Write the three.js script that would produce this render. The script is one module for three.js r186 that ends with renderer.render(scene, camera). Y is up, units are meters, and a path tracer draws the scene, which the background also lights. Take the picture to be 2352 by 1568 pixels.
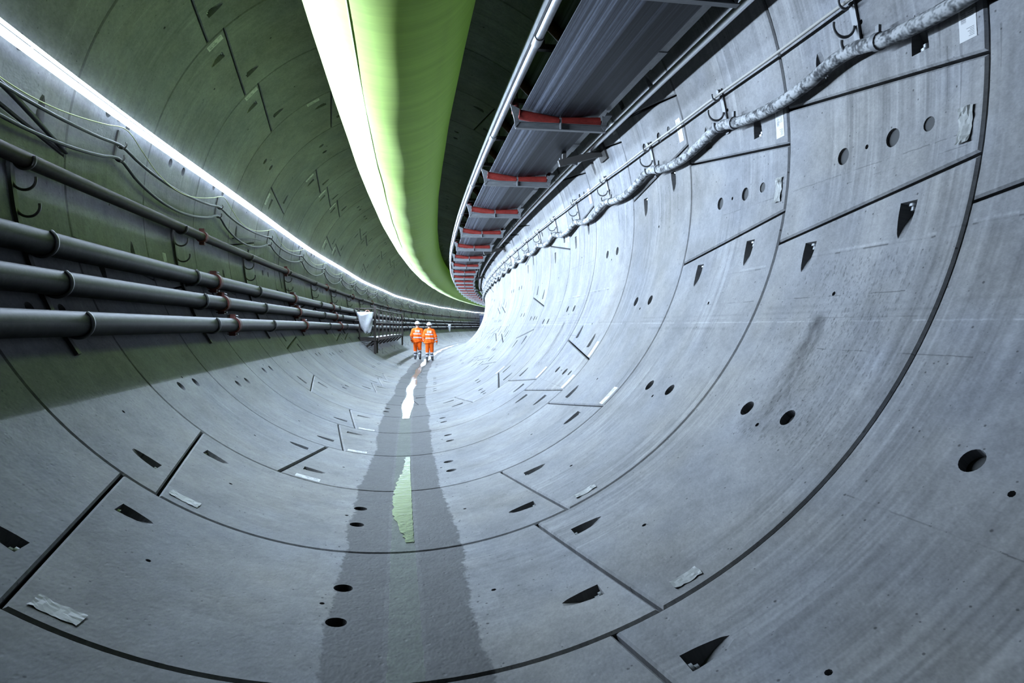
import * as THREE from 'three';
import { mergeGeometries, mergeVertices, toCreasedNormals } from 'three/addons/utils/BufferGeometryUtils.js';
import { RectAreaLightUniformsLib } from 'three/addons/lights/RectAreaLightUniformsLib.js';
import { MarchingCubes } from 'three/addons/objects/MarchingCubes.js';
import { Brush, Evaluator, SUBTRACTION } from 'three-bvh-csg';

// ------------------------------------------------------------------ camera, exposure
const R = 3.0, RC = 298.8, S0 = 3.00318, W = 1.79367;      // tunnel radius, curve radius, first ring joint, ring width
const scene = new THREE.Scene();
scene.background = new THREE.Color(0x000000);
const camera = new THREE.PerspectiveCamera(2 * Math.atan(784 / 1522.98) * 180 / Math.PI, 1.5, 0.05, 400);
camera.position.set(-0.0549, 1.6253, 0);
camera.rotation.order = 'YXZ';
camera.rotation.y = -0.18354;
camera.rotation.x = -0.0229;
const renderer = new THREE.WebGLRenderer({ antialias: true });
renderer.toneMapping = THREE.LinearToneMapping;
renderer.toneMappingExposure = 1.0;
renderer.shadowMap.enabled = true;
RectAreaLightUniformsLib.init();
const LED_COLOR = new THREE.Color().setRGB(0.63, 0.785, 1.0);
const LED_NITS = 2080, LED_GLOW = 17, LED_FROM = 1.08, LED_TILT = -17, LED_TO = 57;

// ------------------------------------------------------------------ helpers
const RAD = Math.PI / 180;
let seed = 1234567;
const rnd = () => { seed = (seed * 1664525 + 1013904223) >>> 0; return seed / 4294967296; };
const sr = (n) => { let x = Math.imul(n + 17, 2654435761) >>> 0; x ^= x >>> 15; x = Math.imul(x, 2246822519) >>> 0; x ^= x >>> 13; return (x >>> 0) / 4294967296; };
const clamp = (x, a, b) => Math.min(b, Math.max(a, x));
const lerp = (a, b, t) => a + (b - a) * t;
const smooth = (a, b, x) => { const t = clamp((x - a) / (b - a), 0, 1); return t * t * (3 - 2 * t); };
const sK = (k) => S0 + W * k;
const V = (x, y, z) => new THREE.Vector3(x, y, z);
// arc length s along the tunnel, a to the right, y up from the invert
function T(s, a, y) { const p = s / RC; return V(RC * (1 - Math.cos(p)) + a * Math.cos(p), y, -RC * Math.sin(p) + a * Math.sin(p)); }
const P = (s, th, rho = R) => T(s, rho * Math.sin(th * RAD), R - rho * Math.cos(th * RAD));
const names = {};
function numbered(n) { const c = names[n] = (names[n] ?? -1) + 1; return c ? `${n}_${String(c).padStart(3, '0')}` : n; }
function tag(o, label, category, group) { o.userData.label = label; o.userData.category = category; if (group) o.userData.group = group; return o; }
function thing(name, label, category, group) { const o = new THREE.Group(); o.name = numbered(name); scene.add(o); return tag(o, label, category, group); }
function part(name, geo, mat, parent, label) { const m = new THREE.Mesh(geo, mat); m.name = name; parent.add(m); if (label) m.userData.label = label; return m; }
function solo(name, geo, mat, label, category, group) { const m = new THREE.Mesh(geo, mat); m.name = numbered(name); scene.add(m); return tag(m, label, category, group); }
// move a group's origin to its base, baking the shift into its (unshared) geometries
function rebase(o) {
  const b = new THREE.Box3().setFromObject(o), c = b.getCenter(V(0, 0, 0)); c.y = b.min.y;
  o.traverse((m) => { if (m.geometry) m.geometry.translate(-c.x, -c.y, -c.z); });
  o.position.add(c); return o;
}
// a profile [[a,y],...] swept along the tunnel
function sweep(prof, s0, s1, ds = 0.9, round = false, caps = true, fn = null) {
  const n = Math.max(1, Math.round((s1 - s0) / ds)), m = prof.length, pos = [], idx = [];
  for (let i = 0; i <= n; i++) { const s = lerp(s0, s1, i / n); for (let j = 0; j < m; j++) { const q = fn ? fn(prof[j], s, j) : prof[j]; const p = T(s, q[0], q[1]); pos.push(p.x, p.y, p.z); } }
  for (let i = 0; i < n; i++) for (let j = 0; j < m; j++) { const a = i * m + j, b = i * m + (j + 1) % m; idx.push(a, b, a + m, b, b + m, a + m); }
  let g = new THREE.BufferGeometry(); g.setAttribute('position', new THREE.Float32BufferAttribute(pos, 3)); g.setIndex(idx);
  const uv = []; for (let i = 0; i <= n; i++) for (let j = 0; j < m; j++) uv.push(j / m * 0.8, lerp(s0, s1, i / n)); g.setAttribute('uv', new THREE.Float32BufferAttribute(uv, 2));
  if (round) { g.computeVertexNormals(); g = g.toNonIndexed(); } else { g = g.toNonIndexed(); g.computeVertexNormals(); }
  if (caps) {
    const tri = THREE.ShapeUtils.triangulateShape(prof.map((q) => new THREE.Vector2(q[0], q[1])), []), cp = [];
    for (const [e, i] of [[0, 0], [1, n]]) for (const t of tri) for (const k of (e ? [t[0], t[1], t[2]] : [t[0], t[2], t[1]])) cp.push(pos[(i * m + k) * 3], pos[(i * m + k) * 3 + 1], pos[(i * m + k) * 3 + 2]);
    const c = new THREE.BufferGeometry(); c.setAttribute('position', new THREE.Float32BufferAttribute(cp, 3)); c.setAttribute('uv', new THREE.Float32BufferAttribute(new Float32Array(cp.length / 3 * 2), 2)); c.computeVertexNormals(); g = mergeGeometries([g, c]);
  }
  return g;
}
const circle = (a, y, r, n = 16) => Array.from({ length: n }, (_, i) => { const t = -i / n * 2 * Math.PI; return [a + r * Math.cos(t), y + r * Math.sin(t)]; });
const rect = (a0, y0, a1, y1) => [[a0, y0], [a0, y1], [a1, y1], [a1, y0]];
const pol = (th, rho) => [rho * Math.sin(th * RAD), R - rho * Math.cos(th * RAD)];
function tube(pts, r, n = 32, rs = 8, closed = false) { return new THREE.TubeGeometry(new THREE.CatmullRomCurve3(pts, closed, 'centripetal'), n, r, rs, closed); }
// a box between two world points, w across, h tall (h roughly along `up`)
function bar(p, q, w, h, up = V(0, 1, 0)) {
  const d = q.clone().sub(p), L = d.length(); d.normalize(); const x = up.clone().cross(d); if (x.lengthSq() < 1e-6) x.set(1, 0, 0); x.normalize(); const y = d.clone().cross(x);
  const g = new THREE.BoxGeometry(w, h, L); g.applyMatrix4(new THREE.Matrix4().makeBasis(x, y, d).setPosition(p.clone().add(q).multiplyScalar(0.5))); return g;
}
function rod(p, q, r, n = 10, r2 = r) {
  const d = q.clone().sub(p), L = d.length(); const g = new THREE.CylinderGeometry(r2, r, L, n);
  g.applyQuaternion(new THREE.Quaternion().setFromUnitVectors(V(0, 1, 0), d.normalize())); const c = p.clone().add(q).multiplyScalar(0.5); g.translate(c.x, c.y, c.z); return g;
}
const merge = (l) => mergeGeometries(l.map((g) => { g = g.index ? g.toNonIndexed() : g; for (const k of Object.keys(g.attributes)) if (!['position', 'normal', 'uv'].includes(k)) g.deleteAttribute(k); return g; }));
// matrix of the tunnel frame at s (x right, y up, z back towards the camera)
const frame = (s) => new THREE.Matrix4().makeRotationY(-s / RC).setPosition(T(s, 0, 0));

// ------------------------------------------------------------------ textures
function lattice(n, sd) { const a = new Float32Array(n); for (let i = 0; i < n; i++) a[i] = sr(i * 7919 + sd * 104729) * 2 - 1; return a; }
function addNoise(out, N, nx, ny, amp, sd, mask) {
  const L = lattice(nx * ny, sd), xi = new Int32Array(N), xj = new Int32Array(N), xf = new Float32Array(N);
  for (let x = 0; x < N; x++) { const f = x / N * nx, i = Math.floor(f), t = f - i; xi[x] = i; xj[x] = (i + 1) % nx; xf[x] = t * t * (3 - 2 * t); }
  for (let y = 0; y < N; y++) {
    const f = y / N * ny, i = Math.floor(f); let t = f - i; t = t * t * (3 - 2 * t); const r0 = i * nx, r1 = ((i + 1) % ny) * nx, o = y * N;
    for (let x = 0; x < N; x++) {
      const a = L[r0 + xi[x]], b = L[r0 + xj[x]], c = L[r1 + xi[x]], d = L[r1 + xj[x]], u = xf[x];
      const v = (a + (b - a) * u) * (1 - t) + (c + (d - c) * u) * t;
      out[o + x] += mask ? amp * v * mask[o + x] : amp * v;
    }
  }
}
function toTexture(N, fn, srgb, rep = 1) {
  const d = new Uint8Array(N * N * 4), c = [0, 0, 0];
  for (let i = 0; i < N * N; i++) { fn(i, c); d[i * 4] = clamp(c[0], 0, 1) * 255; d[i * 4 + 1] = clamp(c[1], 0, 1) * 255; d[i * 4 + 2] = clamp(c[2], 0, 1) * 255; d[i * 4 + 3] = 255; }
  const t = new THREE.DataTexture(d, N, N); t.wrapS = t.wrapT = THREE.RepeatWrapping; t.magFilter = THREE.LinearFilter; t.minFilter = THREE.LinearMipmapLinearFilter; t.generateMipmaps = true;
  if (srgb) t.colorSpace = THREE.SRGBColorSpace; t.needsUpdate = true; return t;
}
// every lining texture spans 90 degrees of the ring (x) and four rings (y); dots are blow holes
const PXM = (N) => [N / (R * Math.PI / 2), N / (4 * W)];
function dot(a, N, x, y, rx, ry, f) { const X = Math.ceil(rx), Y = Math.ceil(ry); for (let j = -Y; j <= Y; j++) for (let i = -X; i <= X; i++) { const q = (i / rx) ** 2 + (j / ry) ** 2; if (q <= 1) { const k = ((y + j + 4 * N) % N) * N + (x + i + 4 * N) % N; a[k] *= lerp(f, 1, q * q); } } }
function stroke(a, N, th, k0, k1, wd, f, sd, gaps = 0.35, slope = 0) {   // a scrape or crack line that runs along the tunnel
  const [px] = PXM(N); const y0 = Math.round((sK(k0) / (4 * W)) * N), y1 = Math.round((sK(k1) / (4 * W)) * N), hw = Math.max(1, wd * px);
  let on = 1; for (let y = y0; y < y1; y++) { if (sr(sd + y) < 0.04) on = sr(sd * 3 + y) < gaps ? 0.15 : 0.5 + 0.5 * sr(sd * 5 + y); const t = (y - y0) / (y1 - y0), xc = (th + slope * t) / 90 * N + (sr(sd * 9 + (y >> 4)) - 0.5) * 1.5; for (let i = -Math.ceil(hw); i <= hw; i++) { const k = ((y + 8 * N) % N) * N + (Math.round(xc) + i + 8 * N) % N; a[k] *= 1 + (f - 1) * on * (1 - Math.abs(i) / (hw + 1)); } }
}
const NB = 2048;
function baseConcrete(N, sd, streak) {
  const a = new Float32Array(N * N).fill(1), m = new Float32Array(N * N);
  addNoise(a, N, 5, 7, 0.07, sd); addNoise(a, N, 13, 19, 0.06, sd + 1); addNoise(a, N, 41, 60, 0.05, sd + 2); addNoise(a, N, 150, 220, 0.04, sd + 3); addNoise(a, N, N / 4, N / 4, 0.03, sd + 4); addNoise(a, N, N / 2, N / 2, 0.04, sd + 12);
  addNoise(m, N, 4, 14, 1, sd + 5); addNoise(m, N, 9, 40, 0.6, sd + 6); for (let i = 0; i < m.length; i++) m[i] = clamp(m[i] + 0.35, 0, 1);
  addNoise(a, N, 5, 150, streak, sd + 7, m); addNoise(a, N, 9, 420, streak * 0.8, sd + 8, m); addNoise(a, N, 14, 800, streak * 0.5, sd + 9, m);
  const [px, py] = PXM(N);
  for (let i = 0; i < 1500; i++) { const x = Math.floor(sr(sd * 31 + i) * N), y = Math.floor(sr(sd * 37 + i * 3) * N), r = 0.0025 + 0.006 * sr(i * 5 + sd) ** 3; dot(a, N, x, y, Math.max(0.8, r * px), Math.max(0.8, r * py), 0.55); }
  for (let i = 0; i < 40; i++) {                         // short pale scratches
    let x = sr(sd * 41 + i) * N, y = sr(sd * 43 + i) * N; const L = 40 + 240 * sr(sd + i * 13), dx = 0.8 + 0.4 * sr(i), dy = (sr(i * 3 + sd) - 0.5) * 0.9; for (let t = 0; t < L; t++) { x += dx; y += dy; const k = (Math.floor(y + 8 * N) % N) * N + Math.floor(x + 8 * N) % N; a[k] *= 1.12; }
  }
  return a;
}
// right side wall: drip streaks, scrape lines and an oily smear on one segment
const wallA = baseConcrete(NB, 11, 0.105);
{ const N = NB, [px, py] = PXM(N);
  for (const [th, k0, k1, w, f] of [[63.4, -1, 3, 0.006, 1.22], [63.9, -1, 3, 0.004, 0.82], [64.7, 0, 2.4, 0.012, 0.9], [65.6, -0.6, 1, 0.02, 0.93], [62.3, 1.2, 2.2, 0.02, 0.86], [66.9, 0.15, 0.85, 0.0035, 0.6], [66.9, 1.05, 1.55, 0.003, 0.66], [59.6, -0.2, 0.45, 0.003, 0.6], [83.6, 0.05, 0.95, 0.0025, 0.7], [82.2, 0.05, 0.6, 0.0025, 0.78], [83.6, 1.1, 1.9, 0.0025, 0.72], [43.5, -1, -0.1, 0.003, 0.6]]) stroke(wallA, N, th, k0, k1, w, f, Math.round(th * 10 + k0 * 7));
  for (const [th, k0, k1] of [[73.2, 0.1, 0.75], [72.6, 1.05, 1.4], [73.9, -0.6, 0.05]]) { stroke(wallA, N, th, k0, k1, 0.012, 1.16, 77, 0.5); stroke(wallA, N, th - 0.35, k0, k1, 0.006, 0.55, 78, 0.7); }
  for (let i = 0; i < 1700; i++) {                       // speckled splash with a smear running down
    const t = sr(i * 3 + 5), th = lerp(72, 46, t), k = 0.44 + (sr(i * 7) + sr(i * 11) + sr(i * 13) - 1.5) * 0.35 - 0.12 * t, r = 0.002 + 0.006 * sr(i * 17);
    dot(wallA, N, Math.floor(th / 90 * N), Math.floor(sK(k) / (4 * W) * N), r * px * (1 + 2 * sr(i)), r * py, 0.85);
  }
  for (let i = 0; i < 900; i++) { const t = sr(i * 5 + 3), th = lerp(64, 47, t), k = 0.52 - 0.02 * t + (sr(i * 7 + 1) + sr(i * 9 + 2) - 1) * (0.05 + 0.09 * t), r = 0.01 + 0.02 * sr(i * 3); dot(wallA, N, Math.floor(th / 90 * N), Math.floor(sK(k) / (4 * W) * N), r * px * 2.2, r * py, 0.975); }
  for (let i = 0; i < 60; i++) { const k = -0.9 + 1.1 * sr(i * 3 + 1); const th0 = 92 + 14 * sr(i), L = (2 + 7 * sr(i * 5)) / 90 * N, w = 0.006 + 0.015 * sr(i * 7); const x0 = th0 / 90 * N, y0 = sK(k) / (4 * W) * N; for (let t = 0; t < L; t++) dot(wallA, N, Math.floor(x0 - t + sr(i) * 2), Math.floor(y0), 2, Math.max(1, w * py * (1 - t / L)), 0.93); }
}
const tintTex = (N, a, warm) => { const h = new Float32Array(N * N); addNoise(h, N, 6, 9, 1, 400 + N + warm * 100); addNoise(h, N, 23, 31, 0.6, 401 + N); return toTexture(N, (i, c) => { const v = a[i] * 0.345, k = h[i] * 0.018; c[0] = v * (1 + k + warm); c[1] = v * (1 + k * 0.4); c[2] = v * (1 - k); }, true); };
const texWall = tintTex(NB, wallA, 0.0);
// floor: damp concrete along the invert, with a ragged edge, and the drain strip in the middle
const dampAt = (() => { const n = (s, sd) => { let v = 0, a = 1; for (const f of [0.6, 1.7, 4.3, 11, 29]) { const x = s / (4 * W) * Math.round(f * 4 * W) , P4 = Math.round(f * 4 * W); const i = Math.floor(x), t = x - i, q = t * t * (3 - 2 * t); const g = (j) => sr(((j % P4) + P4) % P4 + sd * 999 + Math.round(f * 31)) * 2 - 1; v += a * lerp(g(i), g(i + 1), q); a *= 0.5; } return v; }; return (s) => [-0.41 - 0.05 * n(s, 1), 0.39 + 0.022 * n(s, 2)]; })();
const floorA = baseConcrete(NB, 53, 0.045), floorWet = new Float32Array(NB * NB), floorOl = new Float32Array(NB * NB);
{ const N = NB, [px, py] = PXM(N), fine = new Float32Array(N * N), pale = new Float32Array(N * N); addNoise(fine, N, 160, 240, 1, 71); addNoise(fine, N, 420, 500, 0.7, 72); addNoise(pale, N, 30, 90, 1, 73); addNoise(pale, N, 120, 300, 0.8, 74);
  for (let y = 0; y < N; y++) {
    const s = y / N * 4 * W, [l, r] = dampAt(s);
    for (let x = 0; x < N; x++) {
      const k = y * N + x, u = (x < N / 2 ? x : x - N) / px; if (Math.abs(u) > 1.3) continue;
      const e = fine[k] * 0.012 + pale[k] * 0.01, wet = smooth(l - 0.014, l + 0.014, u + e) * (1 - smooth(r - 0.014, r + 0.014, u + e));
      floorWet[k] = wet; const ol = Math.abs(u + fine[k] * 0.004) < 0.088 ? 1 : 0; floorOl[k] = ol;
      floorA[k] *= lerp(1, 0.45 + fine[k] * 0.045 + pale[k] * 0.02, wet);
      const d = Math.max(l - u, u - r); if (d > 0 && d < 0.16) floorA[k] *= 1 + 0.06 * clamp(pale[k] * 0.9 + 0.45, 0, 1);
      if (Math.abs(Math.abs(u) - 0.1) < 0.013 + 0.006 * pale[k]) floorA[k] *= 1.22;
      if (ol) floorA[k] *= 1.25;
    }
  }
  for (let i = 0; i < 1300; i++) { const u = (sr(i * 3 + 9) - 0.5) * 0.95, r = 0.002 + 0.008 * sr(i * 7 + 2) ** 3; dot(floorA, N, Math.floor(((u * px) + N) % N), Math.floor(sr(i * 11 + 4) * N), Math.max(0.9, r * px), Math.max(0.9, r * py), 0.4); }
  for (let i = 0; i < 26; i++) { const th = lerp(-32, 32, sr(i * 5 + 77)), k = sr(i * 3 + 8) * 4; for (let j = 0; j < 60; j++) dot(floorA, N, Math.floor((th / 90 * N + (sr(i * 60 + j) - 0.5) * 90 + N) % N), Math.floor(sK(k) / (4 * W) * N + (sr(i * 61 + j * 3) - 0.5) * 34), 9 * sr(j + i) + 2, 4, 0.965); }
}
const texFloor = (() => { const N = NB, h = new Float32Array(N * N); addNoise(h, N, 6, 9, 1, 900); addNoise(h, N, 23, 31, 0.6, 901); return toTexture(N, (i, c) => { const v = floorA[i] * 0.345, k = h[i] * 0.018; c[0] = v * (1 + k - 0.04 * floorOl[i]); c[1] = v * (1 + k * 0.4 + 0.05 * floorOl[i]); c[2] = v * (1 - k - 0.1 * floorOl[i]); }, true); })();
const texFloorRough = toTexture(1024, (i, c) => { const x = (i % 1024) * 2, y = Math.floor(i / 1024) * 2; c[0] = c[1] = c[2] = 0.82 - 0.12 * floorWet[y * NB + x]; }, false);
const texPlain = tintTex(1024, baseConcrete(1024, 29, 0.06), 0.0);
const bumpA = new Float32Array(1024 * 1024).fill(0.6); addNoise(bumpA, 1024, 512, 512, 0.14, 5); addNoise(bumpA, 1024, 200, 300, 0.12, 6); addNoise(bumpA, 1024, 60, 90, 0.12, 7);
for (let i = 0; i < 900; i++) dot(bumpA, 1024, Math.floor(sr(i * 3) * 1024), Math.floor(sr(i * 7) * 1024), 1 + 1.5 * sr(i), 1 + sr(i), 0.3);
const texBump = toTexture(1024, (i, c) => { c[0] = c[1] = c[2] = bumpA[i]; }, false);
// small tileable grime map for metal and cloth
const grime = (sd, lo, hi, nx, ny) => { const a = new Float32Array(512 * 512).fill(0.5); addNoise(a, 512, nx, ny, 0.25, sd); addNoise(a, 512, nx * 3, ny * 3, 0.2, sd + 1); addNoise(a, 512, nx * 9, ny * 9, 0.18, sd + 2); return toTexture(512, (i, c) => { c[0] = c[1] = c[2] = lerp(lo, hi, clamp(a[i], 0, 1)); }, true); };
const std = (o) => new THREE.MeshStandardMaterial(o), matte = (o) => new THREE.MeshPhysicalMaterial({ specularIntensity: 0.3, ...o });
const lin = (r, g, b) => new THREE.Color().setRGB(r, g, b);

// ------------------------------------------------------------------ materials
const tones = [1.0, 0.93, 1.05, 0.97, 0.89];
const mk = (map, t, extra = {}) => matte({ map, color: lin(t, t, t), bumpMap: texBump, bumpScale: 0.003, roughness: 0.8, ...extra });
const M = {
  wall: tones.map((t) => mk(texWall, t)), floor: tones.map((t) => mk(texFloor, t, { roughness: 1, roughnessMap: texFloorRough })), plain: tones.map((t) => mk(texPlain, t)),
  joint: std({ color: lin(0.05, 0.052, 0.055), roughness: 0.9 }),
  plug: matte({ color: lin(0.035, 0.036, 0.036), roughness: 0.9 }),
  steel: std({ color: lin(0.16, 0.165, 0.17), metalness: 0.45, roughness: 0.42, map: grime(301, 0.72, 1, 8, 8) }),
  pipe: matte({ color: lin(0.018, 0.0185, 0.0185), specularIntensity: 0.13, roughness: 0.5, map: grime(311, 0.35, 1, 6, 10) }),
  rustPipe: matte({ specularIntensity: 0.15, color: lin(0.022, 0.017, 0.014), roughness: 0.6, map: grime(321, 0.6, 1, 6, 10) }),
  hook: matte({ color: lin(0.1, 0.103, 0.106), metalness: 0.2, roughness: 0.6 }),
  shiny: std({ color: lin(0.8, 0.81, 0.83), metalness: 0.9, roughness: 0.3 }),
  black: std({ color: lin(0.025, 0.025, 0.027), roughness: 0.5 }),
  darkSteel: matte({ color: lin(0.035, 0.033, 0.031), metalness: 0.2, roughness: 0.55 }),
  rustSteel: matte({ color: lin(0.032, 0.026, 0.023), roughness: 0.65, map: grime(331, 0.6, 1, 10, 10) }),
  red: matte({ color: lin(0.14, 0.017, 0.013), roughness: 0.5, map: grime(341, 0.75, 1, 6, 6) }),
  redRust: matte({ color: lin(0.085, 0.024, 0.02), roughness: 0.6, map: grime(351, 0.6, 1, 6, 6) }),
  paper: std({ color: lin(0.72, 0.73, 0.72), roughness: 0.8, side: THREE.DoubleSide }),
  white: std({ color: lin(0.8, 0.8, 0.8), roughness: 0.6 }),
};

// ------------------------------------------------------------------ the lining: rings of seven precast segments
const JN = { N: [[-121.5, 'l'], [-64.5, 'l'], [-7.5, 'l'], [7.5, 'h'], [64.5, 'h'], [121.5, 'h'], [178.5, 'h']], M: [[-125.4, 'h'], [-64.5, 'l'], [-7.5, 'l'], [7.5, 'h'], [64.5, 'h'], [121.5, 'h'], [178.5, 'h']] };
const jth = (j, v) => j[0] + (j[1] === 'l' ? 1 : -1) * (2.5 - 5 * v / W);
const L3 = (th, r, v) => V(r * Math.sin(th * RAD), -r * Math.cos(th * RAD), v);
const CH = 0.013, GR = 0.010, GV = 0.006, THK = 0.26;
// a segment as a closed block: inner face, chamfer, sides, outer face (local: x right, y up, z = v along the tunnel)
function segBlock(jA, jB) {
  const nu = Math.max(6, Math.ceil((jB[0] - jA[0]) / 2.2)), nv = 4, inner = [], mid = [], outer = [];
  const deg = (m) => m / R / RAD;
  for (let j = 0; j <= nv; j++) {
    const row = [[], [], []];
    for (let i = 0; i <= nu; i++) {
      const put = (inset, r) => { const v = lerp(GV + inset, W - GV - inset, j / nv), a = jth(jA, v) + deg(GR + inset), b = jth(jB, v) - deg(GR + inset); return L3(lerp(a, b, i / nu), r, v); };
      row[0].push(put(CH, R)); row[1].push(put(0, R + CH)); row[2].push(put(0, R + THK));
    }
    inner.push(row[0]); mid.push(row[1]); outer.push(row[2]);
  }
  const pos = [], nor = [];
  const tri = (a, b, c, n) => { for (const p of [a, b, c]) pos.push(p.x, p.y, p.z); const f = n ? null : b.clone().sub(a).cross(c.clone().sub(a)).normalize(); for (const p of [a, b, c]) { const q = n ? V(p.x * n, p.y * n, 0).normalize() : f; nor.push(q.x, q.y, q.z); } };
  const quad = (a, b, c, d, n) => { tri(a, b, c, n); tri(a, c, d, n); };
  for (let j = 0; j < nv; j++) for (let i = 0; i < nu; i++) { quad(inner[j][i], inner[j + 1][i], inner[j + 1][i + 1], inner[j][i + 1], -1); quad(outer[j][i], outer[j][i + 1], outer[j + 1][i + 1], outer[j + 1][i], 1); }
  const rim = (g) => { const o = []; for (let i = 0; i < nu; i++) o.push(g[0][i]); for (let j = 0; j < nv; j++) o.push(g[j][nu]); for (let i = nu; i > 0; i--) o.push(g[nv][i]); for (let j = nv; j > 0; j--) o.push(g[j][0]); return o; };
  const a = rim(inner), b = rim(mid), c = rim(outer), n = a.length;
  for (let k = 0; k < n; k++) { const l = (k + 1) % n; quad(a[k], a[l], b[l], b[k]); quad(b[k], b[l], c[l], c[k]); }
  const g = new THREE.BufferGeometry(); g.setAttribute('position', new THREE.Float32BufferAttribute(pos, 3)); g.setAttribute('normal', new THREE.Float32BufferAttribute(nor, 3)); g.setAttribute('uv', new THREE.Float32BufferAttribute(new Float32Array(pos.length / 3 * 2), 2));
  return g;
}
const local = (th, v, turn = 0) => { const n = L3(th, 1, 0), e = V(Math.cos(th * RAD), Math.sin(th * RAD), 0), o = L3(th, R, v); return { n, e, o }; };  // n outward, e towards growing th
function holeCut(th, v, r, depth) { const { n, o } = local(th, v); const g = new THREE.CylinderGeometry(r, r * 0.9, depth + 0.1, r > 0.03 ? 20 : 8); g.applyQuaternion(new THREE.Quaternion().setFromUnitVectors(V(0, 1, 0), n.clone().negate())); const c = o.clone().addScaledVector(n, depth / 2 - 0.05); g.translate(c.x, c.y, c.z); return g; }
function wedgeCut(th, v, dir) {            // scooped pocket: deep square end at th, rising and narrowing in direction dir
  const { n, e, o } = local(th, v), sl = [[-0.014, -0.06, 0.07, -0.06], [-0.002, 0.088, 0.05, 0], [0.02, 0.092, 0.049, 0], [0.07, 0.066, 0.049, 0], [0.13, 0.034, 0.044, 0], [0.18, 0.012, 0.034, 0], [0.215, -0.008, 0.018, 0]], rows = [];
  const at = (x, d, w) => o.clone().addScaledVector(e, dir * x).addScaledVector(n, d).add(V(0, 0, w));
  for (const [x, d, w] of sl.slice(1)) { const tw = w + 0.006 + 0.12 * Math.max(0, d); rows.push([at(x - (x < 0 ? 0.012 : 0), -0.05, -tw - 0.008), at(x, d, -w), at(x, d, w), at(x - (x < 0 ? 0.012 : 0), -0.05, tw + 0.008)]); }
  const pos = [], tri = (a, b, c) => { for (const p of [a, b, c]) pos.push(p.x, p.y, p.z); }, quad = (a, b, c, d) => { tri(a, b, c); tri(a, c, d); };
  for (let i = 0; i + 1 < rows.length; i++) for (let k = 0; k < 4; k++) { const l = (k + 1) % 4; quad(rows[i][k], rows[i][l], rows[i + 1][l], rows[i + 1][k]); }
  const f = rows[0], g = rows[rows.length - 1]; quad(f[3], f[2], f[1], f[0]); quad(g[0], g[1], g[2], g[3]);
  const h = new THREE.BufferGeometry(); h.setAttribute('position', new THREE.Float32BufferAttribute(pos, 3)); h.setAttribute('uv', new THREE.Float32BufferAttribute(new Float32Array(pos.length / 3 * 2), 2)); return h;
}
function flip(g) { const h = g.index ? g.toNonIndexed() : g; const p = h.attributes; for (const k of Object.keys(p)) { const a = p[k], z = a.itemSize, d = a.array; for (let i = 0; i < a.count; i += 3) for (let c = 0; c < z; c++) { const t = d[(i + 1) * z + c]; d[(i + 1) * z + c] = d[(i + 2) * z + c]; d[(i + 2) * z + c] = t; } } if (h !== g) { g.index = null; for (const k of Object.keys(p)) g.setAttribute(k, p[k]); } return g; }
function orient(g) {                       // make sure a convex-ish cutter faces outwards
  const h = g.index ? g.toNonIndexed() : g, p = h.attributes.position; let vol = 0; const a = V(0, 0, 0), b = V(0, 0, 0), c = V(0, 0, 0);
  for (let i = 0; i < p.count; i += 3) { a.fromBufferAttribute(p, i); b.fromBufferAttribute(p, i + 1); c.fromBufferAttribute(p, i + 2); vol += a.dot(b.clone().cross(c)); }
  if (vol < 0) flip(h); h.computeVertexNormals(); return h;
}
const ev = new Evaluator(); ev.useGroups = false; ev.attributes = ['position', 'normal', 'uv'];
const ringKit = {};
for (const type of ['N', 'M']) {
  const J = JN[type]; ringKit[type] = [];
  for (let q = 0; q < 7; q++) {
    const jA = J[q], jB = q < 6 ? J[q + 1] : [J[0][0] + 360, J[0][1]], key = q === 2, mid = (jA[0] + jB[0]) / 2;
    const plain = orientBlock(segBlock(jA, jB));
    let cut = new Brush(plain); cut.updateMatrixWorld(); const tools = [], bolts = [];
    const wedge = (j, v, side) => { const th = jth(j, v) + side * 2.3; tools.push(orient(wedgeCut(th, v, side))); bolts.push([th, v, side]); }, plugs = [];
    if (!key) {
      // upper joint jB belongs to this segment's top end, lower joint jA to its bottom end
      const atKeyA = q === 3, atKeyB = q === 1;
      for (const f of [0.25, 0.75]) {
        if (atKeyB || (jB[1] === 'l') === (f === 0.25)) wedge(jB, f * W, -1);
        if (atKeyA || (jA[1] === 'l') === (f === 0.75)) wedge(jA, f * W, 1);
      }
      tools.push(orient(holeCut(mid, 0.37 * W, 0.062, 0.06)), orient(holeCut(mid, 0.635 * W, 0.062, 0.06)));
      for (const th of [mid - 1.9, jA[0] + 8, jB[0] - 11.3]) tools.push(orient(holeCut(th, 0.5 * W, 0.017, 0.06)));
    } else { tools.push(orient(holeCut(0, 0.37 * W, 0.062, 0.03)), orient(holeCut(0, 0.63 * W, 0.062, 0.03)), orient(holeCut(0, 0.21 * W, 0.046, 0.02)), orient(holeCut(0.1, 0.5 * W, 0.017, 0.06))); }
    for (const [f, r, d] of key ? [[0.37, 0.062, 0.03], [0.63, 0.062, 0.03], [0.21, 0.046, 0.02]] : [[0.37, 0.062, 0.06], [0.635, 0.062, 0.06]]) plugs.push([key ? 0 : mid, f * W, r * 0.9, d - 0.012]);
    for (const t of tools) { const b = new Brush(t); b.updateMatrixWorld(); cut = ev.evaluate(cut, b, SUBTRACTION); cut.updateMatrixWorld(); }
    let cg = cut.geometry; cg = cg.index ? cg.toNonIndexed() : cg;
    ringKit[type].push({ plain, cut: cg, mid, jA, jB, bolts, plugs });
  }
}
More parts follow.
